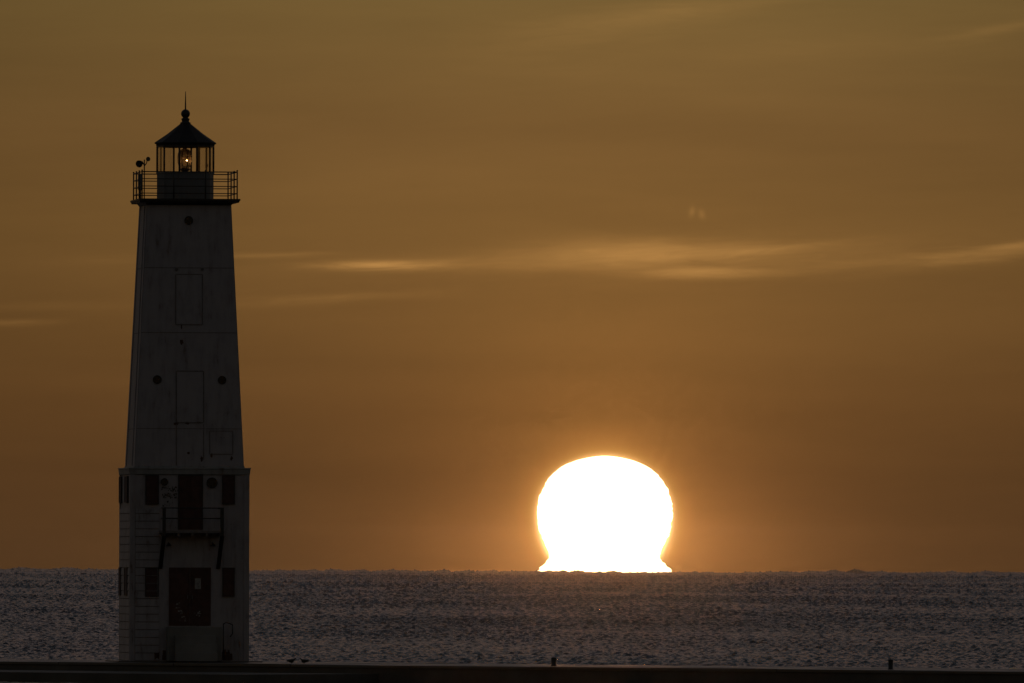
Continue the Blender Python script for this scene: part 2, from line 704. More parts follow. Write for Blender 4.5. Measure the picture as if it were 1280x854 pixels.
def half(z):
    return S_LOW / 2 if z < Z_LOW else tapf[0] + tapf[1] * z


def slab(mb, px0, py0, px1, py1, o0, o1, plane=lowf):
    """a rectangle measured on the front face, from o0 to o1 metres out of it"""
    xm, ym = (px0 + px1) / 2, (py0 + py1) / 2
    x0, x1 = on_plane(px0, ym, plane).x, on_plane(px1, ym, plane).x
    z1, z0 = on_plane(xm, py0, plane).z, on_plane(xm, py1, plane).z
    f = lambda z, o: -(plane[0] + plane[1] * z) - o
    mb.hexa([(x0, f(z0, o1), z0), (x1, f(z0, o1), z0), (x1, f(z0, o0), z0), (x0, f(z0, o0), z0),
             (x0, f(z1, o1), z1), (x1, f(z1, o1), z1), (x1, f(z1, o0), z1), (x0, f(z1, o0), z1)])
    return x0, x1, z0, z1


# lower storey: four walls built of lapped boards up to the sill of the upper windows, smooth plates above
m = MB()
s = S_LOW
m.frustum(s - 0.04, s - 0.04, 0.0, Z_LOW - 0.28)
lower = m.build("lower_storey", WHITE_LOW, lh)
# boarding: a course every 0.28 m, each course leaning out at its foot
bd = MB()
zb = 0.02
course = 9.65 * U
ztop = on_plane(238, 636, lowf).z
h = s / 2 - 0.02
while zb < ztop:
    z1 = min(zb + course - 0.026, ztop)
    t0, t1 = 0.045, 0.030
    # left strip of the front
    xa, xb = -h + 0.18, on_plane(199, 700, lowf).x
    bd.hexa([(xa, -h - t0, zb), (xb, -h - t0, zb), (xb, -h + 0.002, zb), (xa, -h + 0.002, zb),
             (xa, -h - t1, z1), (xb, -h - t1, z1), (xb, -h + 0.002, z1), (xa, -h + 0.002, z1)])
    # left flank
    bd.hexa([(-h - t0, h - 0.15, zb), (-h - t0, -h + 0.15, zb), (-h + 0.002, -h + 0.15, zb), (-h + 0.002, h - 0.15, zb),
             (-h - t1, h - 0.15, z1), (-h - t1, -h + 0.15, z1), (-h + 0.002, -h + 0.15, z1), (-h + 0.002, h - 0.15, z1)])
    zb += course
bd.build("boarding", WHITE_LOW, lower)
m = MB()
m.box(-h + 0.18, xb, -h - 0.004, -h + 0.01, 0.005, ztop)
m.build("shade_backing", SEAM, lower)  # dark sheet that paints the shadow lines between the board courses
m = MB()
m.box(-h - 0.004, -h + 0.01, -h + 0.15, h - 0.15, 0.005, ztop)
m.build("shade_backing", SEAM, lower)  # same painted shadow lines on the left flank
# corner boards
cb = MB()
for sx in (-1, 1):
    for sy in (-1, 1):
        x0, x1 = sorted((sx * (h - 0.16), sx * (h + 0.035)))
        y0, y1 = sorted((sy * (h - 0.16), sy * (h + 0.035)))
        cb = MB()
        cb.box(x0, x1, y0, y1, 0.0, Z_LOW - 0.26)
        cb.build("corner_board", WHITE_LOW, lower)
# vertical ribs of the right-hand metal sheet
for (za, zb_) in ((0.05, on_plane(285, 748, lowf).z), (on_plane(285, 707, lowf).z, on_plane(285, 633, lowf).z)):
    rb = MB()
    x0, x1 = on_plane(280, 700, lowf).x, on_plane(306, 700, lowf).x
    # one folded sheet: ridge, valley, ridge
    xs_, yy_ = [], []
    xx = x0
    while xx < x1 - 0.145:
        xs_ += [xx, xx + 0.03, xx + 0.031, xx + 0.144]
        yy_ += [-0.018, -0.018, -0.005, -0.005]
        xx += 0.145
    vs_ = [(a_, -h + b_, za) for a_, b_ in zip(xs_, yy_)] + [(a_, -h + b_, zb_) for a_, b_ in zip(xs_, yy_)]
    k_ = len(xs_)
    rb.add(vs_, [(q_, q_ + 1, k_ + q_ + 1, k_ + q_) for q_ in range(k_ - 1)])
    rb.build("ribbed_sheet", WHITE_LOW, lower)

# cornice
m = MB()
m.frustum(s + 0.06, s + 0.10, Z_LOW - 0.262, Z_LOW - 0.06)
m.frustum(s + 0.14, s + 0.14, Z_LOW - 0.058, Z_LOW)
m.build("cornice", TRIM, lh, 0.015)

# upper tapering tower
m = MB()
m.frustum(S_T0, S_T1, Z_LOW - 0.001, Z_T1)
upper = m.build("upper_tower", WHITE, lh)
# base moulding in dark
m = MB()
m.frustum(S_T0 + 0.10, S_T0 + 0.08, Z_LOW + 0.002, Z_LOW + 0.07)
m.build("base_moulding", TRIM, lh)
# plate seams, corner straps and blind panels of the tower
sm = MB()
for py, th in ((335, 0.014), (416, 0.014), (536, 0.012)):
    zc = on_plane(238, py, tapf).z
    a = 2 * half(zc)
    sm = MB()
    sm.frustum(a + 0.014, a + 0.014, zc - th, zc + th)
    sm.build("plate_seam", SEAM, upper)
# pilaster strips on the left flank (and on every other corner)
for z0, z1 in ((Z_LOW + 0.072, Z_T1 - 0.002),):
    a0, a1 = half(z0), half(z1)
    for (u0, u1) in ((-0.97, -0.80), (-0.42, -0.30), (0.80, 0.97)):
        for sx in (-1, 1):
            o = 0.035
            ps = MB()
            ps.hexa([(sx * (a0 - 0.01), u0 * a0, z0), (sx * (a0 + o), u0 * a0, z0), (sx * (a0 + o), u1 * a0, z0), (sx * (a0 - 0.01), u1 * a0, z0),
                     (sx * (a1 - 0.01), u0 * a1, z1), (sx * (a1 + o), u0 * a1, z1), (sx * (a1 + o), u1 * a1, z1), (sx * (a1 - 0.01), u1 * a1, z1)])
            ps.build("pilaster_strip", WHITE, upper)


def outline(mb, px0, py0, px1, py1, w, plane, o=0.018, sides="ltrb"):
    if 'l' in sides:
        slab(mb, px0 - w / 2, py0, px0 + w / 2, py1, -0.005, o, plane)
    if 'r' in sides:
        slab(mb, px1 - w / 2, py0, px1 + w / 2, py1, -0.005, o, plane)
    if 't' in sides:
        slab(mb, px0 + w / 2, py0 - w / 2, px1 - w / 2, py0 + w / 2, -0.005, o - 0.003, plane)
    if 'b' in sides:
        slab(mb, px0 + w / 2, py1 - w / 2, px1 - w / 2, py1 + w / 2, -0.005, o - 0.003, plane)


for (x0, y0, x1, y1, sides, w) in ((219.5, 343, 253, 406, "ltrb", 1.0), (220.3, 464, 254.5, 528.5, "ltrb", 1.3), (262, 539, 291, 568, "ltrb", 0.7)):
    bp = MB()
    slab(bp, x0 + 1, y0 + 1, x1 - 1, y1 - 1, -0.01, 0.012, tapf)
    b = bp.build("blocked_window", WHITE, upper)
    ol = MB()
    outline(ol, x0, y0, x1, y1, w, tapf, 0.022, sides)
    ol.build("frame", SEAM, b)
for q_ in ((219.8, 530, 221, 582), (254.0, 530, 255, 575)):
    bp = MB()
    slab(bp, *q_, -0.01, 0.014, tapf)
    bp.build("conduit", SEAM, upper)
for q_ in ((219, 335.5, 222.5, 338), (251, 335.5, 254.5, 338)):
    bp = MB()
    slab(bp, *q_, -0.01, 0.05, tapf)
    bp.build("bracket", SEAM, upper)
# rust runs below fixings
RUST = m_plain("rust", (0.085, 0.040, 0.025), 0.9, 0, 0.4, 20)
for (x0, y0, x1, y1) in ((224.5, 424, 229.5, 431), (226, 404, 228, 412), (217, 527, 224, 532), (230.5, 526.5, 237, 531), (244, 527, 252, 529.5), (234, 479, 239, 484), (233, 564, 238, 569), (288, 569, 291, 577), (250, 570, 254, 577), (263, 566, 266, 572)):
    xm, ym = (x0 + x1) / 2, (y0 + y1) / 2
    c = on_plane(xm, ym, tapf)
    rx = (x1 - x0) / 2 * U
    rz = (y1 - y0) / 2 * U
    ring = []
    nn = 14
    for i in range(nn):
        t = 2 * math.pi * i / nn
        k = random.uniform(0.55, 1.15)
        zz = c.z + rz * k * math.sin(t)
        ring.append((c.x + rx * k * math.cos(t), -(tapf[0] + tapf[1] * zz) - 0.006, zz))
    rs = MB()
    rs.add(ring + [(p[0], p[1] + 0.01, p[2]) for p in ring],
           [tuple(range(nn))] + [(i, (i + 1) % nn, nn + (i + 1) % nn, nn + i) for i in range(nn)])
    rs.build("rust_patch", RUST, upper)


def porthole(px, py, r, plane, parent):
    c = on_plane(px, py, plane)
    rad = r * U
    y = -(plane[0] + plane[1] * c.z)
    m1 = MB()
    m1.tube((c.x, y + 0.05, c.z), (c.x, y - 0.022, c.z), rad * 0.86, n=24)
    o = m1.build("porthole", DARKPANE, parent)
    m2 = MB()
    n = 24
    vs_ = []
    for rr_, yy in ((rad * 0.86, y - 0.005), (rad * 0.86, y - 0.045), (rad * 1.05, y - 0.045), (rad * 1.05, y + 0.03)):
        for i in range(n):
            t = 2 * math.pi * i / n
            vs_.append((c.x + rr_ * math.cos(t), yy, c.z + rr_ * math.sin(t)))
    m2.add(vs_, [(k * n + i, k * n + (i + 1) % n, (k + 1) * n + (i + 1) % n, (k + 1) * n + i) for k in range(3) for i in range(n)], True)
    m2.build("frame", BLACK, o)


porthole(235.9, 275.7, 5.2, tapf, lh)
porthole(196.5, 474.6, 5.2, tapf, lh)
porthole(277.6, 475.2, 5.0, tapf, lh)
porthole(205.5, 602.5, 4.4, lowf, lh)
porthole(265.0, 603.6, 6.4, lowf, lh)


def shutter_window(px0, py0, px1, py1, bars=False):
    m1 = MB()
    slab(m1, px0, py0, px1, py1, -0.04, 0.030)
    o = m1.build("window", SHUTTER, lh)
    fr = MB()
    w = 0.9
    slab(fr, px0 - w, py0 - w, px0, py1 + w, -0.02, 0.058)
    slab(fr, px1, py0 - w, px1 + w, py1 + w, -0.02, 0.058)
    slab(fr, px0, py0 - w, px1, py0, -0.02, 0.055)
    slab(fr, px0, py1, px1, py1 + w, -0.02, 0.068)
    fr.build("frame", BLACK, o)
    if bars:
        gb = MB()
        y = py0 + 9.0
        while y < py1 - 3:
            slab(gb, px0, y - 0.35, px1, y + 0.35, -0.005, 0.048)
            y += 9.65
        slab(gb, px1 - 1.2, py0, px1 - 0.5, py1, -0.005, 0.045)
        gb.build("bar", STEEL, o)
    else:
        gb = MB()
        n = 9
        for i in range(1, n):
            y = py0 + (py1 - py0) * i / n
            slab(gb, px0 + 0.8, y - 0.5, px1 - 0.8, y + 0.5, -0.005, 0.043)
        gb.build("louvre", SHUTTER, o)


shutter_window(182.7, 595, 197.6, 629.5)
shutter_window(278.5, 595, 292.6, 629.5)
shutter_window(182.2, 710.5, 197.4, 745, True)
shutter_window(278.8, 710.5, 292.2, 745)
# windows of the left flank
zz = lambda py: on_plane(166, py, lowf).z
for (pya, pyb) in ((596, 627.5), (710.5, 744)):
    for (ya, yb) in ((0.30, 0.47), (-0.30, -0.06)):
        m1 = MB()
        y0, y1 = ya * s, yb * s
        z1, z0 = zz(pya), zz(pyb)
        m1.box(-h - 0.05, -h + 0.04, y0, y1, z0, z1)
        o = m1.build("window", SHUTTER, lh)
        fr = MB()
        fr.box(-h - 0.07, -h + 0.02, y0 - 0.03, y0, z0 - 0.03, z1 + 0.03)
        fr.box(-h - 0.07, -h + 0.02, y1, y1 + 0.03, z0 - 0.03, z1 + 0.03)
        fr.box(-h - 0.068, -h + 0.02, y0, y1, z1, z1 + 0.03)
        fr.box(-h - 0.08, -h + 0.02, y0, y1, z0 - 0.03, z0)
        fr.build("frame", BLACK, o)

# balcony door
m = MB()
slab(m, 223.8, 595, 252.4, 662, -0.05, 0.015)
bdoor = m.build("balcony_door", DOORM, lh)
m = MB()
w = 1.2
slab(m, 223.8 - w, 594 - w, 223.8, 662, -0.02, 0.04)
slab(m, 252.4, 594 - w, 252.4 + w, 662, -0.02, 0.04)
slab(m, 223.8, 594 - w, 252.4, 595, -0.02, 0.038)
m.build("frame", BLACK, bdoor)
for (a, b, c, d) in ((226, 598, 237, 628), (239, 598, 250, 628), (226, 632, 237, 659), (239, 632, 250, 659)):
    m = MB()
    slab(m, a + 0.45, b + 0.45, c - 0.45, d - 0.45, 0.0, 0.019)
    outline(m, a, b, c, d, 0.9, lowf, 0.028)
    m.build("door_panel", DOORM, bdoor)

# entrance door, double leaf
for (a, b) in ((211.2, 237.0), (237.6, 263.4)):
    m = MB()
    slab(m, a, 709.5, b, 782, -0.05, 0.015)
    ed = m.build("entrance_door", DOORM, lh)
    for (y0_, y1_) in ((713, 742), (748, 778)):
        m = MB()
        outline(m, a + 2.5, y0_, b - 2.5, y1_, 0.9, lowf, 0.028)
        m.build("door_panel", DOORM, ed)
    if a > 230:
        m = MB()
        slab(m, 243.5, 723, 251, 736.5, 0.01, 0.036)
        m.build("notice_board", POSTER, ed)
    m = MB()
    hx = 234.5 if a < 230 else 240
    slab(m, hx - 0.5, 744, hx + 0.5, 749, 0.01, 0.07)
    m.build("handle", STEEL, ed)
# worn bare patches on the doors
for (x0, y0, x1, y1) in ((217, 751, 229, 764), (222, 764, 232, 776), (243, 763, 250, 770)):
    m = MB()
    for k in range(9):
        a, b = random.uniform(x0, x1), random.uniform(y0, y1)
        slab(m, a, b, a + random.uniform(0.8, 2.6), b + random.uniform(0.5, 1.8), 0.01, 0.018 + 0.0007 * k)
    m.build("bare_patch", POSTER, lh)["kind"] = "stuff"
# scaled paint under the left roundel
m = MB()
for k in range(90):
    row = random.choice((0, 0, 1, 1, 2))
    y = (611, 619, 629)[row] + random.uniform(-3, 3)
    x = random.uniform(201.5, 222) if row < 2 else random.uniform(202, 216)
    slab(m, x, y, x + random.uniform(0.5, 1.7), y + random.uniform(0.5, 2.0), -0.03, -0.016 + 0.0003 * k)
m.build("flaked_paint", BLACK, lh)["kind"] = "stuff"

# balcony on its raking struts
bal = MB()
xb0, xb1 = on_plane(198.8, 664, lowf).x, on_plane(278, 664, lowf).x
zb0 = on_plane(238, 669.5, lowf).z
zb1 = on_plane(238, 663.5, lowf).z
OUT = 0.85
bal.box(xb0, xb1, -h - OUT, -h - 0.04, zb1 - 0.09, zb1)
for i in range(5):
    x = xb0 + 0.08 + (xb1 - xb0 - 0.26) * i / 4
    bal.box(x, x + 0.1, -h - OUT + 0.04, -h - 0.04, zb0 - 0.03, zb1 - 0.092)
balcony = bal.build("balcony", SEAM, lh)
zr = on_plane(238, 635.2, lowf).z
zmid = on_plane(238, 648.2, lowf).z
ra = MB()
for z in (zr, zmid):
    r = 0.022
    ra.tube((xb0 + 0.1, -h - OUT + 0.05, z), (xb1 - 0.1, -h - OUT + 0.05, z), r)
    for x in (xb0 + 0.1, xb1 - 0.1):
        ra.tube((x, -h - OUT + 0.05, z), (x, -h, z), r)
ra.build("railing", BLACK, balcony)
zs = on_plane(238, 711, lowf).z
for (xt, xbm) in ((xb0 + 0.12, xb0 + 0.05), (xb1 - 0.09, xb1 - 0.16)):
    st_ = MB()
    w = 0.075
    st_.hexa([(xbm - w, -h - 0.08, zs), (xbm + w, -h - 0.08, zs), (xbm + w, -h, zs), (xbm - w, -h, zs),
              (xt - w, -h - OUT, zb1 - 0.2), (xt + w, -h - OUT, zb1 - 0.2), (xt + w, -h - OUT + 0.1, zb1 - 0.2), (xt - w, -h - OUT + 0.1, zb1 - 0.2)])
    st_.box(xt - 0.06, xt + 0.06, -h - OUT - 0.02, -h - OUT + 0.1, zb1 - 0.198, zr + 0.02)
    st_.build("strut", BLACK, balcony)
# lamp brackets below the balcony
for px in (210.3, 265.5):
    c = on_plane(px, 681, lowf)
    lm = MB()
    lm.tube((c.x, -h, c.z + 0.08), (c.x, -h - 0.22, c.z + 0.05), 0.018)
    lm.lathe([(0.03, c.z + 0.06), (0.10, c.z - 0.03), (0.11, c.z - 0.06), (0.0, c.z - 0.06)], 14, 0, c.x, -h - 0.22)
    lm.build("wall_lamp", BLACK, lh)

# stoop in front of the door with its handrail
m = MB()
sx0, sx1 = on_plane(207.5, 800, lowf).x, on_plane(274.5, 800, lowf).x
sz = on_plane(238, 783.5, lowf).z
m.box(sx0, sx1, -h - 1.0, -h - 0.045, 0.0, sz)
stoop = m.build("stoop", STEP, lh, 0.02)
for i in range(3):
    m = MB()
    hh = sz * (3 - i) / 4
    m.box(sx0 + 0.25, sx1 - 0.25, -h - 1.0 - 0.28 * (i + 1), -h - 1.002 - 0.28 * i, 0.0, hh)
    m.build("step", STEP, stoop, 0.01)
m = MB()
hx0, hx1 = sx1 + 0.06, on_plane(288, 790, lowf).x
pts = [(hx0, -h - 0.9, 0.03), (hx0, -h - 0.9, sz + 0.12), (hx0 + 0.12, -h - 0.9, sz + 0.17), (hx1, -h - 0.9, sz + 0.08), (hx1, -h - 0.9, sz - 0.25), (hx1 - 0.1, -h - 0.9, sz - 0.38)]
for a, b in zip(pts[:-1], pts[1:]):
    m.tube(a, b, 0.020)
m.build("handrail", BLACK, stoop)
# rust-stained feet of the wall
for (x0, x1) in ((193, 207), (276, 291)):
    m = MB()
    for k in range(12):
        a = random.uniform(x0, x1 - 3)
        slab(m, a, random.uniform(812, 820), a + random.uniform(1.5, 3.5), 825, -0.03, 0.016 + 0.0006 * k)
    m.build("rust_stain", RUST, lh)["kind"] = "stuff"

# gallery
A_DECK = 125.0 * U
m = MB()
m.frustum(A_DECK - 0.04, A_DECK, Z_DECK - 0.10, Z_DECK - 0.03)
m.frustum(A_DECK + 0.05, A_DECK + 0.05, Z_DECK - 0.028, Z_DECK + 0.04)
gal = m.build("gallery_deck", BLACK, lh)
m = MB()
m.frustum(S_T1 + 0.05, S_T1 + 0.20, Z_T1 + 0.001, Z_DECK - 0.102)
m.build("bed_moulding", BLACK, gal)
DK = Z_DECK + 0.04
a = 119.0 * U / 2
rail_z = [on_plane(238, py, (a, 0)).z for py in (214.9, 223.8, 232.9, 241.8)]
m = MB()
for z in rail_z:
    r = 0.017 if z != rail_z[0] else 0.021
    pts = [(-a, -a, z), (a, -a, z), (a, a, z), (-a, a, z)]
    for i in range(4):
        m.tube(pts[i], pts[(i + 1) % 4], r, n=6)
rail = m.build("gallery_railing", BLACK, lh)
for i in range(4):
    c0 = Vector([(-a, -a), (a, -a), (a, a), (-a, a)][i])
    c1 = Vector([(-a, -a), (a, -a), (a, a), (-a, a)][(i + 1) % 4])
    for k in range(3):
        p = c0 + (c1 - c0) * (k / 3)
        m = MB()
        m.tube((p.x, p.y, DK), (p.x, p.y, rail_z[0] + 0.045), 0.026, n=8)
        m.lathe([(0.0, rail_z[0] + 0.03), (0.034, rail_z[0] + 0.045), (0.034, rail_z[0] + 0.065), (0.0, rail_z[0] + 0.085)], 8, 0, p.x, p.y)
        m.build("post", BLACK, rail)

# lantern: ten sided
RL = 35.6 * U
zS = on_plane(238, 214.6, (RL, 0)).z     # sill of the glazing
zH = on_plane(238, 183.4, (RL, 0)).z     # head of the glazing
# vertices: 24 degrees off the line of sight, 36 degrees apart, seen from the camera
view_ang = math.atan2(-(TOWER.y), -(TOWER.x)) - YAW   # direction towards the camera, local
rot10 = view_ang + R(24)
m = MB()
m.lathe([(RL, DK), (RL, zS - 0.06)], 10, rot10, smooth=False)
m.lathe([(RL + 0.03, zS - 0.058), (RL + 0.03, zS)], 10, rot10, smooth=False)
ww = m.build("watch_wall", WATCH, lh)
m = MB()
for i in range(10):
    t = rot10 + R(36) * i
    p = Vector((math.cos(t), math.sin(t)))
    m.tube((p.x * (RL - 0.005), p.y * (RL - 0.005), zS + 0.001), (p.x * (RL - 0.005), p.y * (RL - 0.005), zH + 0.02), 0.036, n=6)
m.lathe([(RL - 0.05, zH + 0.0), (RL + 0.03, zH + 0.0), (RL + 0.03, zH + 0.06), (RL - 0.05, zH + 0.06)], 10, rot10, smooth=False, cap=False)
lf = m.build("lantern_frame", BLACK, lh)
for i in range(10):
    t0_, t1_ = rot10 + R(36) * i, rot10 + R(36) * (i + 1)
    rr_ = RL - 0.012
    p0 = Vector((math.cos(t0_), math.sin(t0_))) * rr_
    p1 = Vector((math.cos(t1_), math.sin(t1_))) * rr_
    dd = (p1 - p0).normalized()
    p0 = p0 + dd * 0.03
    p1 = p1 - dd * 0.03
    nn_ = Vector((dd.y, -dd.x)) * 0.004
    m = MB()
    m.hexa([(p0.x - nn_.x, p0.y - nn_.y, zS + 0.004), (p1.x - nn_.x, p1.y - nn_.y, zS + 0.004), (p1.x + nn_.x, p1.y + nn_.y, zS + 0.004), (p0.x + nn_.x, p0.y + nn_.y, zS + 0.004),
            (p0.x - nn_.x, p0.y - nn_.y, zH - 0.004), (p1.x - nn_.x, p1.y - nn_.y, zH - 0.004), (p1.x + nn_.x, p1.y + nn_.y, zH - 0.004), (p0.x + nn_.x, p0.y + nn_.y, zH - 0.004)])
    m.build("pane", GLASS, lf)
# a solid landward panel on the right
m = MB()
t0_, t1_ = rot10 + R(36) * 0, rot10 + R(36) * 1
for (f0, f1) in ((0.06, 0.30),):
    p0 = Vector((math.cos(t0_), math.sin(t0_))) * (RL - 0.05)
    p1 = Vector((math.cos(t1_), math.sin(t1_))) * (RL - 0.05)
    q0, q1 = p0.lerp(p1, f0), p0.lerp(p1, f1)
    inn = -(q0 + q1).normalized() * 0.03
    m.hexa([(q0.x, q0.y, zS + 0.003), (q1.x, q1.y, zS + 0.003), (q1.x + inn.x, q1.y + inn.y, zS + 0.003), (q0.x + inn.x, q0.y + inn.y, zS + 0.003),
            (q0.x, q0.y, zH - 0.003), (q1.x, q1.y, zH - 0.003), (q1.x + inn.x, q1.y + inn.y, zH - 0.003), (q0.x + inn.x, q0.y + inn.y, zH - 0.003)])
m.build("blank_panel", BLACK, lf)
# roof
zE = on_plane(238, 178.0, (RL, 0)).z
zA = on_plane(238, 154.7, (0, 0)).z
RE = 38.8 * U
m = MB()
m.lathe([(RL + 0.035, zH + 0.062), (RL + 0.04, zE - 0.05), (RE, zE - 0.03), (RE, zE + 0.01), (RE * 0.58, zE + (zA - zE) * 0.47), (6.3 * U, zA)], 10, rot10, smooth=False)
roof = m.build("roof", ROOF, lh)
zf = lambda py: on_plane(231, py, (0, 0)).z
m = MB()
prof = [(6.6 * U, zf(155)), (6.6 * U, zf(153.4)), (4.6 * U, zf(152.4)), (4.6 * U, zf(150.6)), (5.3 * U, zf(149.6)), (5.2 * U, zf(148.4)), (3.4 * U, zf(147.5))]
zc, rbll = zf(142.3), 5.7 * U
for i in range(9):
    t = R(-55 + i * (145 / 8))
    prof.append((max(rbll * math.cos(t), 0.001), zc + rbll * math.sin(t)))
m.lathe(prof, 20)
fin = m.build("ball_finial", BLACK, roof)
m = MB()
m.tube((0, 0, zf(137.2)), (0, 0, zf(129)), 0.028, 0.026)
m.tube((0, 0, zf(129)), (0, 0, zf(114.5)), 0.024, 0.012)
m.build("lightning_rod", BLACK, fin)

# Fresnel lens on its pedestal
lx = on_plane(231.0, 200, (0, 0)).x
zL0, zL1 = zf(211.0), zf(186.2)
zlc = (zL0 + zL1) / 2
m = MB()
m.lathe([(0.30, zS - 0.02), (0.30, zS + 0.02), (0.12, zS + 0.03), (0.12, zL0 - 0.09), (0.22, zL0 - 0.06), (0.22, zL0 - 0.03), (0.10, zL0 - 0.02)], 20, 0, lx, 0)
ped = m.build("lens_pedestal", BLACK, lh)
rw = 8.9 * U
zhh = (zL1 - zL0) / 2


def lens_r(z):
    q = abs((z - zlc) / zhh)
    return rw * max(1 - q ** 3.2, 0.0) ** 0.5 if q < 1 else 0.0


lensroot = None
edges_ = np.linspace(zL0, zL1, 16)
m = MB()
belt = MB()
for i in range(15):
    za, zb_ = edges_[i], edges_[i + 1]
    if 6 <= i <= 8:
        tgt = belt
    else:
        tgt = m
    r0, r1 = lens_r(za + 0.012), lens_r(zb_ - 0.012)
    rm = max(r0, r1)
    g_ = 0.004
    pr = [(max(r0, 0.03) - 0.03, za + g_), (max(r0, 0.05), za + g_), (max(rm + 0.012, 0.05), (za + zb_) / 2), (max(r1, 0.05), zb_ - g_), (max(r1, 0.03) - 0.03, zb_ - g_)]
    tgt.lathe(pr, 28, 0, lx, 0, cap=False)
lens = m.build("fresnel_lens", LENS, lh)
belt.build("lens_belt", LENS_BELT, lens)
m = MB()
for i in range(8):
    t = view_ang + R(22.5 + 45 * i)
    prev = None
    for z in np.linspace(zL0, zL1, 11):
        r_ = max(lens_r(z) + 0.014, 0.06)
        p = (lx + r_ * math.cos(t), r_ * math.sin(t), z)
        if prev:
            m.tube(prev, p, 0.012, n=5)
        prev = p
m.lathe([(0.0, zL1 - 0.01), (0.09, zL1 - 0.01), (0.07, zL1 + 0.03), (0.0, zL1 + 0.05)], 14, 0, lx, 0)
m.lathe([(rw * 0.75, zL0 - 0.02), (rw * 0.75, zL0 + 0.012), (0.05, zL0 + 0.012), (0.05, zL0 - 0.02)], 20, 0, lx, 0)
m.build("lens_frame", BLACK, lens)
d = TI.to_3x3() @ ray(234.0, 201)
tb = -(eye_l.y + 0.02) / d.y
pb_ = eye_l + d * tb
m = MB()
m.lathe([(0.001, -0.035), (0.022, -0.028), (0.03, 0.0), (0.022, 0.028), (0.001, 0.035)], 14)
blb = m.build("lamp", BULB, lh)
blb.location = pb_
m = MB()
m.tube((pb_.x, pb_.y, zL0), (pb_.x, pb_.y, pb_.z - 0.05), 0.02)
m.build("lamp_holder", BLACK, lh)
# small fitting inside the right-hand panes
c = on_plane(258.3, 209, (0.6, 0))
m = MB()
m.tube((c.x, -0.6, zS + 0.01), (c.x, -0.6, c.z + 0.05), 0.02)
m.lathe([(0.03, c.z), (0.05, c.z + 0.03), (0.05, c.z + 0.10), (0.02, c.z + 0.13)], 12, 0, c.x, -0.6)
m.build("standby_lamp", STEEL, lh)

# ---- mast with two floodlights, at the gallery's near left corner
mp = TM @ Vector((-a + 0.03, -a + 0.02, DK))
mast = empty("floodlight_mast", mp, YAW)
tag(mast, "thin black mast with two round floodlight heads at the left corner of the lighthouse gallery", "floodlight")
zm = on_plane(179.5, 199.5, (a, 0)).z - DK
m = MB()
m.tube((0.06, 0.06, 0.0), (0.06, 0.06, zm), 0.022)
m.tube((0.06, 0.06, zm - 0.25), (0.15, 0.05, zm - 0.12), 0.018)
m.tube((0.15, 0.05, zm - 0.12), (0.16, 0.05, zm - 0.02), 0.018)
m.tube((0.06, 0.06, zm - 0.22), (-0.02, 0.05, zm - 0.08), 0.02)
m.tube((-0.02, 0.05, zm - 0.08), (-0.14, 0.05, zm - 0.08), 0.02)
m.build("pole", BLACK, mast)


def floodhead(p, dirv, r, ln):
    p = Vector(p)
    dv = Vector(dirv).normalized()
    m = MB()
    m.tube(p - dv * ln, p - dv * ln * 0.4, r * 0.45, r * 0.8, n=14)
    m.tube(p - dv * ln * 0.4, p, r * 0.8, r, n=14)
    hd = m.build("lamp_head", BLACK, mast)
    m = MB()
    m.tube(p - dv * 0.002, p + dv * 0.012, r * 0.88, n=14)
    m.build("lens", DARKPANE, hd)


floodhead((0.20, 0.0, zm + 0.02), (0.25, -1, 0.1), 0.088, 0.14)
floodhead((-0.15, -0.05, zm - 0.17), (-0.5, -1.0, -0.25), 0.14, 0.26)

bx = TM @ Vector((-a + 0.02, -a + 1.95, DK))
ebox = empty("control_cabinet", bx, YAW)
tag(ebox, "narrow grey control cabinet fixed behind the left gallery rails of the lighthouse", "cabinet")
m = MB()
m.box(0.03, 0.17, -0.08, 0.26, 0.36, 0.98)
m.build("body", STEEL, ebox, 0.01)
for y in (-0.02, 0.20):
    m = MB()
    m.tube((0.10, y, 0.0), (0.10, y, 0.36), 0.02)
    m.build("leg", BLACK, ebox)
m = MB()
m.box(0.016, 0.029, -0.05, 0.23, 0.39, 0.95)
m.build("door", STEEL, ebox)

# plinth below the tower: part of the breakwater
m = MB()
PS = 181 * U
m.frustum(PS, PS, 0, PLINTH_H - 0.004)
plinth = m.build("plinth", CONC_TOP, breakwater, 0.015)
plinth.matrix_parent_inverse = Matrix.Identity(4)
bw_m = Matrix.Translation((pa.x, pa.y, 0)) @ Matrix.Rotation(pier_rot, 4, 'Z')
plinth.matrix_basis = bw_m.inverted() @ (Matrix.Translation((TOWER.x, TOWER.y, PIER_Z + 0.003)) @ Matrix.Rotation(YAW, 4, 'Z'))


# ------------------------------------------------------------------ bollards and birds on the breakwater
def bollard(px, label, r, hgt):
    p = pier_point(px, 0.6)
    e = empty("bollard", p)
    tag(e, label, "bollard", "bollards along the breakwater edge")
    m = MB()
    m.lathe([(r * 1.25, 0.0), (r * 1.25, 0.02), (r * 0.98, 0.03), (r * 0.98, hgt * 0.8), (r * 1.02, hgt * 0.84)], 18)
    m.build("post", BLACK, e)
    m = MB()
    m.lathe([(r * 1.06, hgt * 0.842), (r * 1.06, hgt * 0.9), (r * 0.85, hgt * 0.97), (r * 0.3, hgt)], 18)
    m.build("cap", BLACK, e)


bollard(692.2, "short round-topped bollard on the breakwater below the sun's left edge", 0.098, 0.33)
bollard(1113.3, "short dark bollard on the breakwater far to the right of the sun", 0.088, 0.38)


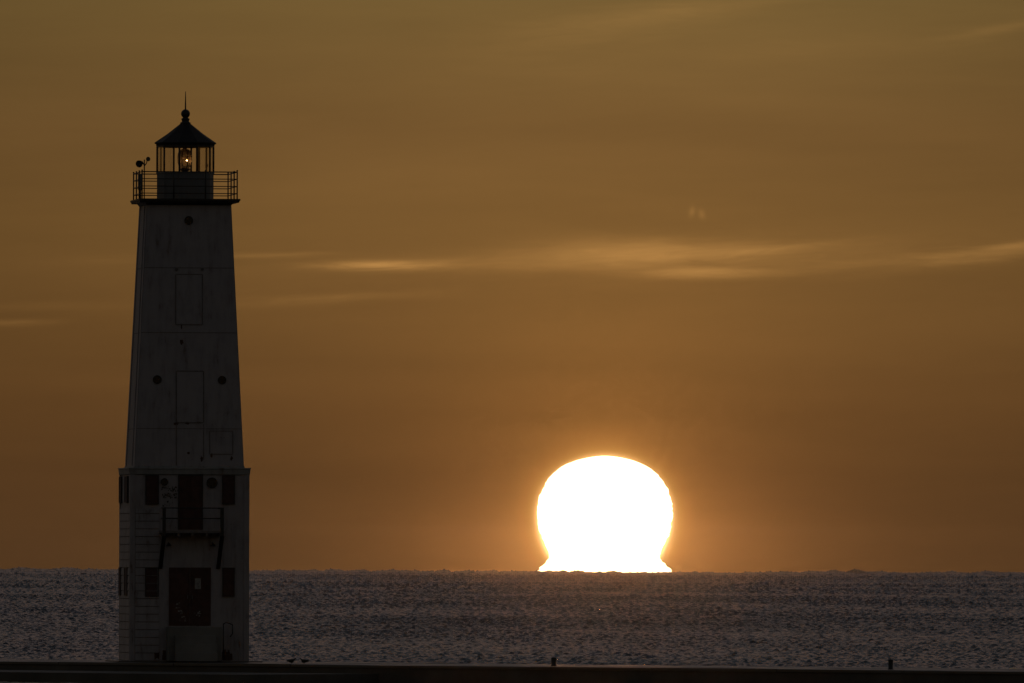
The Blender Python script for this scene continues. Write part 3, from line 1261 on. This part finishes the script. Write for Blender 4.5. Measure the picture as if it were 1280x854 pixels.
def bird(px, label, facing, scale=1.0):
    p = pier_point(px, 0.7)
    e = empty("bird", p, facing)
    e.scale = (scale,) * 3
    tag(e, label, "bird", "birds resting on the breakwater")
    m = MB()
    m.loft([((0, -0.19, 0.085), 0.012, 0.008), ((0, -0.15, 0.09), 0.035, 0.022), ((0, -0.08, 0.10), 0.06, 0.055),
            ((0, 0.0, 0.10), 0.07, 0.07), ((0, 0.07, 0.105), 0.06, 0.065), ((0, 0.105, 0.135), 0.035, 0.04),
            ((0, 0.12, 0.165), 0.026, 0.03), ((0, 0.14, 0.185), 0.028, 0.028), ((0, 0.165, 0.185), 0.02, 0.02), ((0, 0.18, 0.18), 0.008, 0.008)], 12)
    for sx in (-0.025, 0.025):
        m.tube((sx, 0.0, 0.0), (sx, 0.0, 0.06), 0.006, n=5)
        m.add([(sx - 0.014, 0.035, 0.002), (sx + 0.014, 0.035, 0.002), (sx, -0.01, 0.002), (sx, 0, 0.01)], [(0, 1, 2), (0, 1, 3), (1, 2, 3), (0, 2, 3)])
    b = m.build("body", BIRD, e)
    m = MB()
    m.loft([((0, 0.176, 0.18), 0.008, 0.007), ((0, 0.215, 0.172), 0.003, 0.003)], 6)
    m.build("bill", SEAM, e)
    m = MB()
    m.loft([((0, 0.03, 0.075), 0.03, 0.02), ((0, 0.07, 0.088), 0.05, 0.052), ((0, 0.102, 0.115), 0.034, 0.038), ((0, 0.114, 0.13), 0.01, 0.012)], 10)
    m.build("breast", BIRDW, e)
    for sx in (-1, 1):
        m = MB()
        m.loft([((sx * 0.035, -0.20, 0.10), 0.006, 0.008), ((sx * 0.058, -0.09, 0.115), 0.014, 0.035), ((sx * 0.062, 0.0, 0.115), 0.016, 0.045), ((sx * 0.05, 0.06, 0.115), 0.01, 0.03)], 10)
        m.build("wing", BIRD, e)


bird(364.5, "dark bird with a white breast resting on the breakwater, nearer the lighthouse", R(-110), 1.0)
bird(380.0, "all-dark bird facing away on the breakwater, farther from the lighthouse", R(70), 1.0)

# pale bird afloat far out
wp = sea_point(1115.3, 731.5, 0.15)
e = empty("floating_bird", (wp.x, wp.y, wp.z - 0.05), R(60))
tag(e, "tiny white bird afloat on the far lake well right of the sun", "bird")
m = MB()
m.loft([((0, -0.30, 0.14), 0.01, 0.01), ((0, -0.16, 0.10), 0.07, 0.05), ((0, 0.0, 0.09), 0.10, 0.09), ((0, 0.12, 0.11), 0.08, 0.08),
        ((0, 0.17, 0.18), 0.035, 0.05), ((0, 0.20, 0.25), 0.04, 0.04), ((0, 0.25, 0.25), 0.025, 0.025), ((0, 0.27, 0.245), 0.01, 0.01)], 12)
m.build("body", BIRDW, e)
m = MB()
m.loft([((0, 0.265, 0.245), 0.01, 0.01), ((0, 0.33, 0.235), 0.004, 0.004)], 6)
m.build("bill", SEAM, e)

# ------------------------------------------------------------------ the setting sun, drawn out by the mirage into a vase
SUN_D = 30000.0
prof_px = [(570.0, 5), (570.7, 12), (572, 20.5), (575, 33.5), (580, 48), (586, 58), (593, 66), (601, 72.5), (610, 77.5), (620, 81.5), (632, 84), (643, 84.8),
           (652, 84), (661, 82.2), (670, 79.2), (678, 75.8), (686, 72), (692, 69.8), (696, 69), (700, 70.5), (704, 74), (708, 78.5), (712, 82.5), (716, 85), (724, 86), (760, 86)]
m = MB()
n = 96
# fine interpolation with a shimmering edge
ys = np.concatenate([np.linspace(570.0, 580, 16), np.arange(581, 724, 1.0), np.array([740.0, 760.0])])
fy_ = np.arange(570.0, 762, 0.25)
fh_ = np.interp(fy_, [p[0] for p in prof_px], [p[1] for p in prof_px])
fs2 = np.convolve(np.pad(fh_, 14, 'edge'), np.hanning(29) / np.hanning(29).sum(), 'valid')
fh_ = np.where(fy_ > 576, fs2, fh_)
hw = np.interp(ys, fy_, fh_)


def shimmer():
    j1 = np.interp(ys, np.arange(560, 775, 2.0), rng.normal(0, 0.34, len(np.arange(560, 775, 2.0))))
    xs_ = np.arange(550, 800, 0.5)
    j2 = np.convolve(rng.normal(0, 1, len(xs_)), np.hanning(17) / 3.0, 'same')
    j2 = 0.42 * np.interp(ys, xs_, j2)
    foot = 1.0 + 1.6 * np.clip((ys - 696) / 10, 0, 1)
    return (j1 * foot + j2) * np.clip((ys - 570) / 12, 0.1, 1)


hwl = np.maximum(hw + shimmer(), 1.0)
hwr = np.maximum(hw + shimmer(), 1.0)
S_ = K * SUN_D
vs_, fs_ = [], []
for a_, b_, y_ in zip(hwl, hwr, ys):
    zz_ = at(756, y_, SUN_D).z
    for i in range(n):
        t = 2 * math.pi * i / n
        c_ = math.cos(t)
        vs_.append(((b_ if c_ > 0 else a_) * S_ * c_, 0.5 * (a_ + b_) * S_ * math.sin(t), zz_))
for k in range(len(ys) - 1):
    for i in range(n):
        j_ = (i + 1) % n
        fs_.append((k * n + i, k * n + j_, (k + 1) * n + j_, (k + 1) * n + i))
fs_.append(tuple(range(n)))
fs_.append(tuple(range((len(ys) - 1) * n, len(ys) * n))[::-1])
m.add(vs_, fs_, True)
cx = at(756, 655, SUN_D).x
sun_o = m.build("sun", SUNM, None)
sun_o.location = (cx, SUN_D, 0)
tag(sun_o, "blazing white sun half sunk on the lake horizon, stretched into a vase shape", "sun")


# ------------------------------------------------------------------ the lake
def build_water():
    # rows of distance, finer where the lake is seen at a grazing angle
    segs = [(2, 60, 8.0), (60, 430, 12.0), (430, 545, 0.3), (545, 620, 1.0), (620, 1150, 0.15), (1150, 1800, 0.28), (1800, 2800, 0.6), (2800, 5200, 1.5),
            (5200, 9600, 3.5), (9600, 10800, 100.0)]
    rows, sp = [], []
    for a_, b_, s_ in segs:
        k = int((b_ - a_) / s_)
        for i in range(k):
            rows.append(a_ + s_ * i)
            sp.append(s_)
    rows = np.array(rows)
    sp = np.array(sp)
    fine = np.arange(-R(2.45), R(2.45), 1.45e-4)
    f0 = fine[-1]
    outer = [f0]
    stp = 4e-4
    while outer[-1] < math.pi - 0.06:
        outer.append(outer[-1] + stp)
        stp = min(stp * 1.25, 0.09)
    outer = np.array(outer[1:])
    phi = np.concatenate([-outer[::-1], fine, outer])
    cols = len(phi)
    dphi = np.gradient(phi)
    nr = len(rows)
    print("water grid", nr, cols, nr * cols)
    # choppy waves: short ones everywhere, the longer ones tell farther out
    bands = []
    for Db, ratio, slope, lo, hi in ((720, 1.0, 0.34, 0, 950), (1000, 1.0, 0.35, 300, 1300), (1400, 1.0, 0.35, 950, 1900), (1900, 1.5, 0.34, 1400, 3300), (2900, 2.0, 0.36, 2300, 6000), (4800, 2.2, 0.33, 4200, 12000)):
        NB = 44
        lx_ = np.exp(rng.uniform(math.log(4.2e-4), math.log(1.15e-3), NB)) * Db
        ly_ = np.exp(rng.uniform(math.log(3.8e-4), math.log(9.0e-4), NB)) * Db * ratio
        # mostly running towards or away from the viewer, some slantwise
        kx_ = 2 * np.pi / lx_ * rng.choice((-1, 1), NB) * rng.uniform(0.25, 1.0, NB)
        ky_ = 2 * np.pi / ly_
        am_ = slope / ky_ * math.sqrt(2.0 / NB)
        bands.append((lo, hi, kx_, ky_, rng.uniform(0, 2 * np.pi, NB), am_, ly_))
    # a low swell under it all
    NS = 14
    ls_ = rng.uniform(3.0, 16.0, NS)
    an_ = rng.normal(0.25, 0.5, NS)
    kxs, kys, phs = 2 * np.pi / ls_ * np.sin(an_), 2 * np.pi / ls_ * np.cos(an_), rng.uniform(0, 6.28, NS)
    ams = 0.010 * ls_ / (2 * np.pi)
    lump_x = np.arange(-420.0, 420.0, 0.9)
    lump_h = np.zeros_like(lump_x)
    for sc, g in ((60.0, 0.12), (16.0, 0.12), (6.0, 0.25), (3.2, 0.7), (2.0, 0.5)):
        gx = np.arange(-430.0, 430.0, sc)
        lump_h += g * np.interp(lump_x, gx, rng.normal(0, 1, len(gx)))
    lump_h = 1.15 + 0.60 * (np.maximum(lump_h, -0.9) + 0.15 * np.maximum(lump_h, 0) ** 2)
    zgrid = np.empty((nr, cols), np.float32)
    xg = np.empty((nr, cols), np.float32)
    yg = np.empty((nr, cols), np.float32)
    CH = 200
    sphi, cphi = np.sin(phi), np.cos(phi)
    for a_ in range(0, nr, CH):
        r_ = rows[a_:a_ + CH, None]
        x = r_ * sphi[None]
        y = r_ * cphi[None]
        cell = np.maximum(sp[a_:a_ + CH, None], r_ * dphi[None])
        z = np.zeros_like(x)
        rr0 = r_[:, 0]
        ws_ = [np.clip((rr0 - lo * 0.80) / (lo * 0.40 + 1e-6), 0, 1) * np.clip((hi * 1.20 - rr0) / (hi * 0.40), 0, 1) for (lo, hi, *_q) in bands]
        nrm_ = np.sqrt(np.maximum(sum(w_ ** 2 for w_ in ws_), 1e-6))
        for w_, (lo, hi, kx_, ky_, ph_, am_, ly_) in zip(ws_, bands):
            if w_.max() <= 0:
                continue
            zb_ = np.zeros_like(x)
            for i in range(len(am_)):
                zb_ += am_[i] * np.sin(kx_[i] * x + ky_[i] * y + ph_[i])
            z += (w_ / nrm_)[:, None] * zb_
        # gusts: irregular patches of rougher and smoother water
        patch = 1.0 + 0.10 * np.sin(x * 0.11 + 0.023 * y + 1.3 + 1.5 * np.sin(y * 0.007)) + 0.10 * np.sin(x * 0.037 - y * 0.012 + 2.0 * np.sin(x * 0.05 + 0.9))
        z *= patch * np.clip((r_ - 535) / 80, 0.3, 1.0)      # the lee of the breakwater is calmer
        z += 0.22 * np.abs(z)                       # peaked crests
        for i in range(NS):
            z += ams[i] * np.sin(kxs[i] * x + kys[i] * y + phs[i]) * np.clip(ls_[i] / (2.5 * cell) - 0.5, 0, 1)
        # the far lake sits a little lower under its heave, then the lumpy line of the mirage
        far = np.clip((r_ - 2600) / 2500, 0, 1)
        z -= 0.80 * far
        if r_.max() > 6500:
            lump = np.exp(-((r_ - 8600) / 350.0) ** 2)
            if lump.max() > 1e-3:
                lx_ = np.interp(x, lump_x, lump_h)
                z += lump * np.maximum(lx_, 0)
        z *= (np.abs(phi)[None] < 0.5) * np.clip((0.12 - np.abs(phi)[None]) / 0.05, 0, 1)
        z -= (r_ ** 2) / (2 * EARTH)
        xg[a_:a_ + CH] = x
        yg[a_:a_ + CH] = y
        zgrid[a_:a_ + CH] = z
    co = np.stack([xg, yg, zgrid], -1).reshape(-1, 3)
    idx = np.arange(nr * cols, dtype=np.int32).reshape(nr, cols)
    q = np.stack([idx[:-1, :-1], idx[:-1, 1:], idx[1:, 1:], idx[1:, :-1]], -1)
    # quad is clockwise seen from above when phi grows to the right: flip
    q = q[..., ::-1].reshape(-1, 4)
    # close the ring behind the camera
    qb = np.stack([idx[:-1, -1], idx[:-1, 0], idx[1:, 0], idx[1:, -1]], -1)[..., ::-1].reshape(-1, 4)
    q = np.concatenate([q, qb]).astype(np.int32)
    me = bpy.data.meshes.new("water")
    me.vertices.add(len(co))
    me.vertices.foreach_set('co', co.astype(np.float32).ravel())
    me.loops.add(q.size)
    me.loops.foreach_set('vertex_index', q.ravel())
    me.polygons.add(len(q))
    me.polygons.foreach_set('loop_start', np.arange(0, q.size, 4, dtype=np.int32))
    me.polygons.foreach_set('use_smooth', np.ones(len(q), dtype=bool))
    me.update(calc_edges=True)
    me.materials.append(WATER)
    o = bpy.data.objects.new("water", me)
    C.objects.link(o)
    o['kind'] = 'structure'
    o['label'] = "dark choppy grey lake reaching to the ragged horizon"
    return o


build_water()


# ------------------------------------------------------------------ haze box, added to veil lake and pier in the sun's glow
def build_haze():
    m = MB()
    m.box(-10900, 10900, -10900, 10900, -9.2, 26.0)
    mt = bpy.data.materials.new("glow_haze")
    mt.use_nodes = True
    t = mt.node_tree
    t.nodes.clear()
    nt = NT(t)
    out = nt.n('ShaderNodeOutputMaterial')
    pv = nt.n('ShaderNodeVolumePrincipled')
    pv.inputs['Color'].default_value = (0.95, 0.90, 0.84, 1)
    pv.inputs['Density'].default_value = HAZE
    pv.inputs['Anisotropy'].default_value = 0.992
    nt.link(pv.outputs[0], out.inputs['Volume'])
    o = m.build("haze", mt)
    o['kind'] = 'stuff'
    o['label'] = "thin warm haze over the lake"


HAZE = 2.7e-6
sun_data.energy = 0.0085
build_haze()
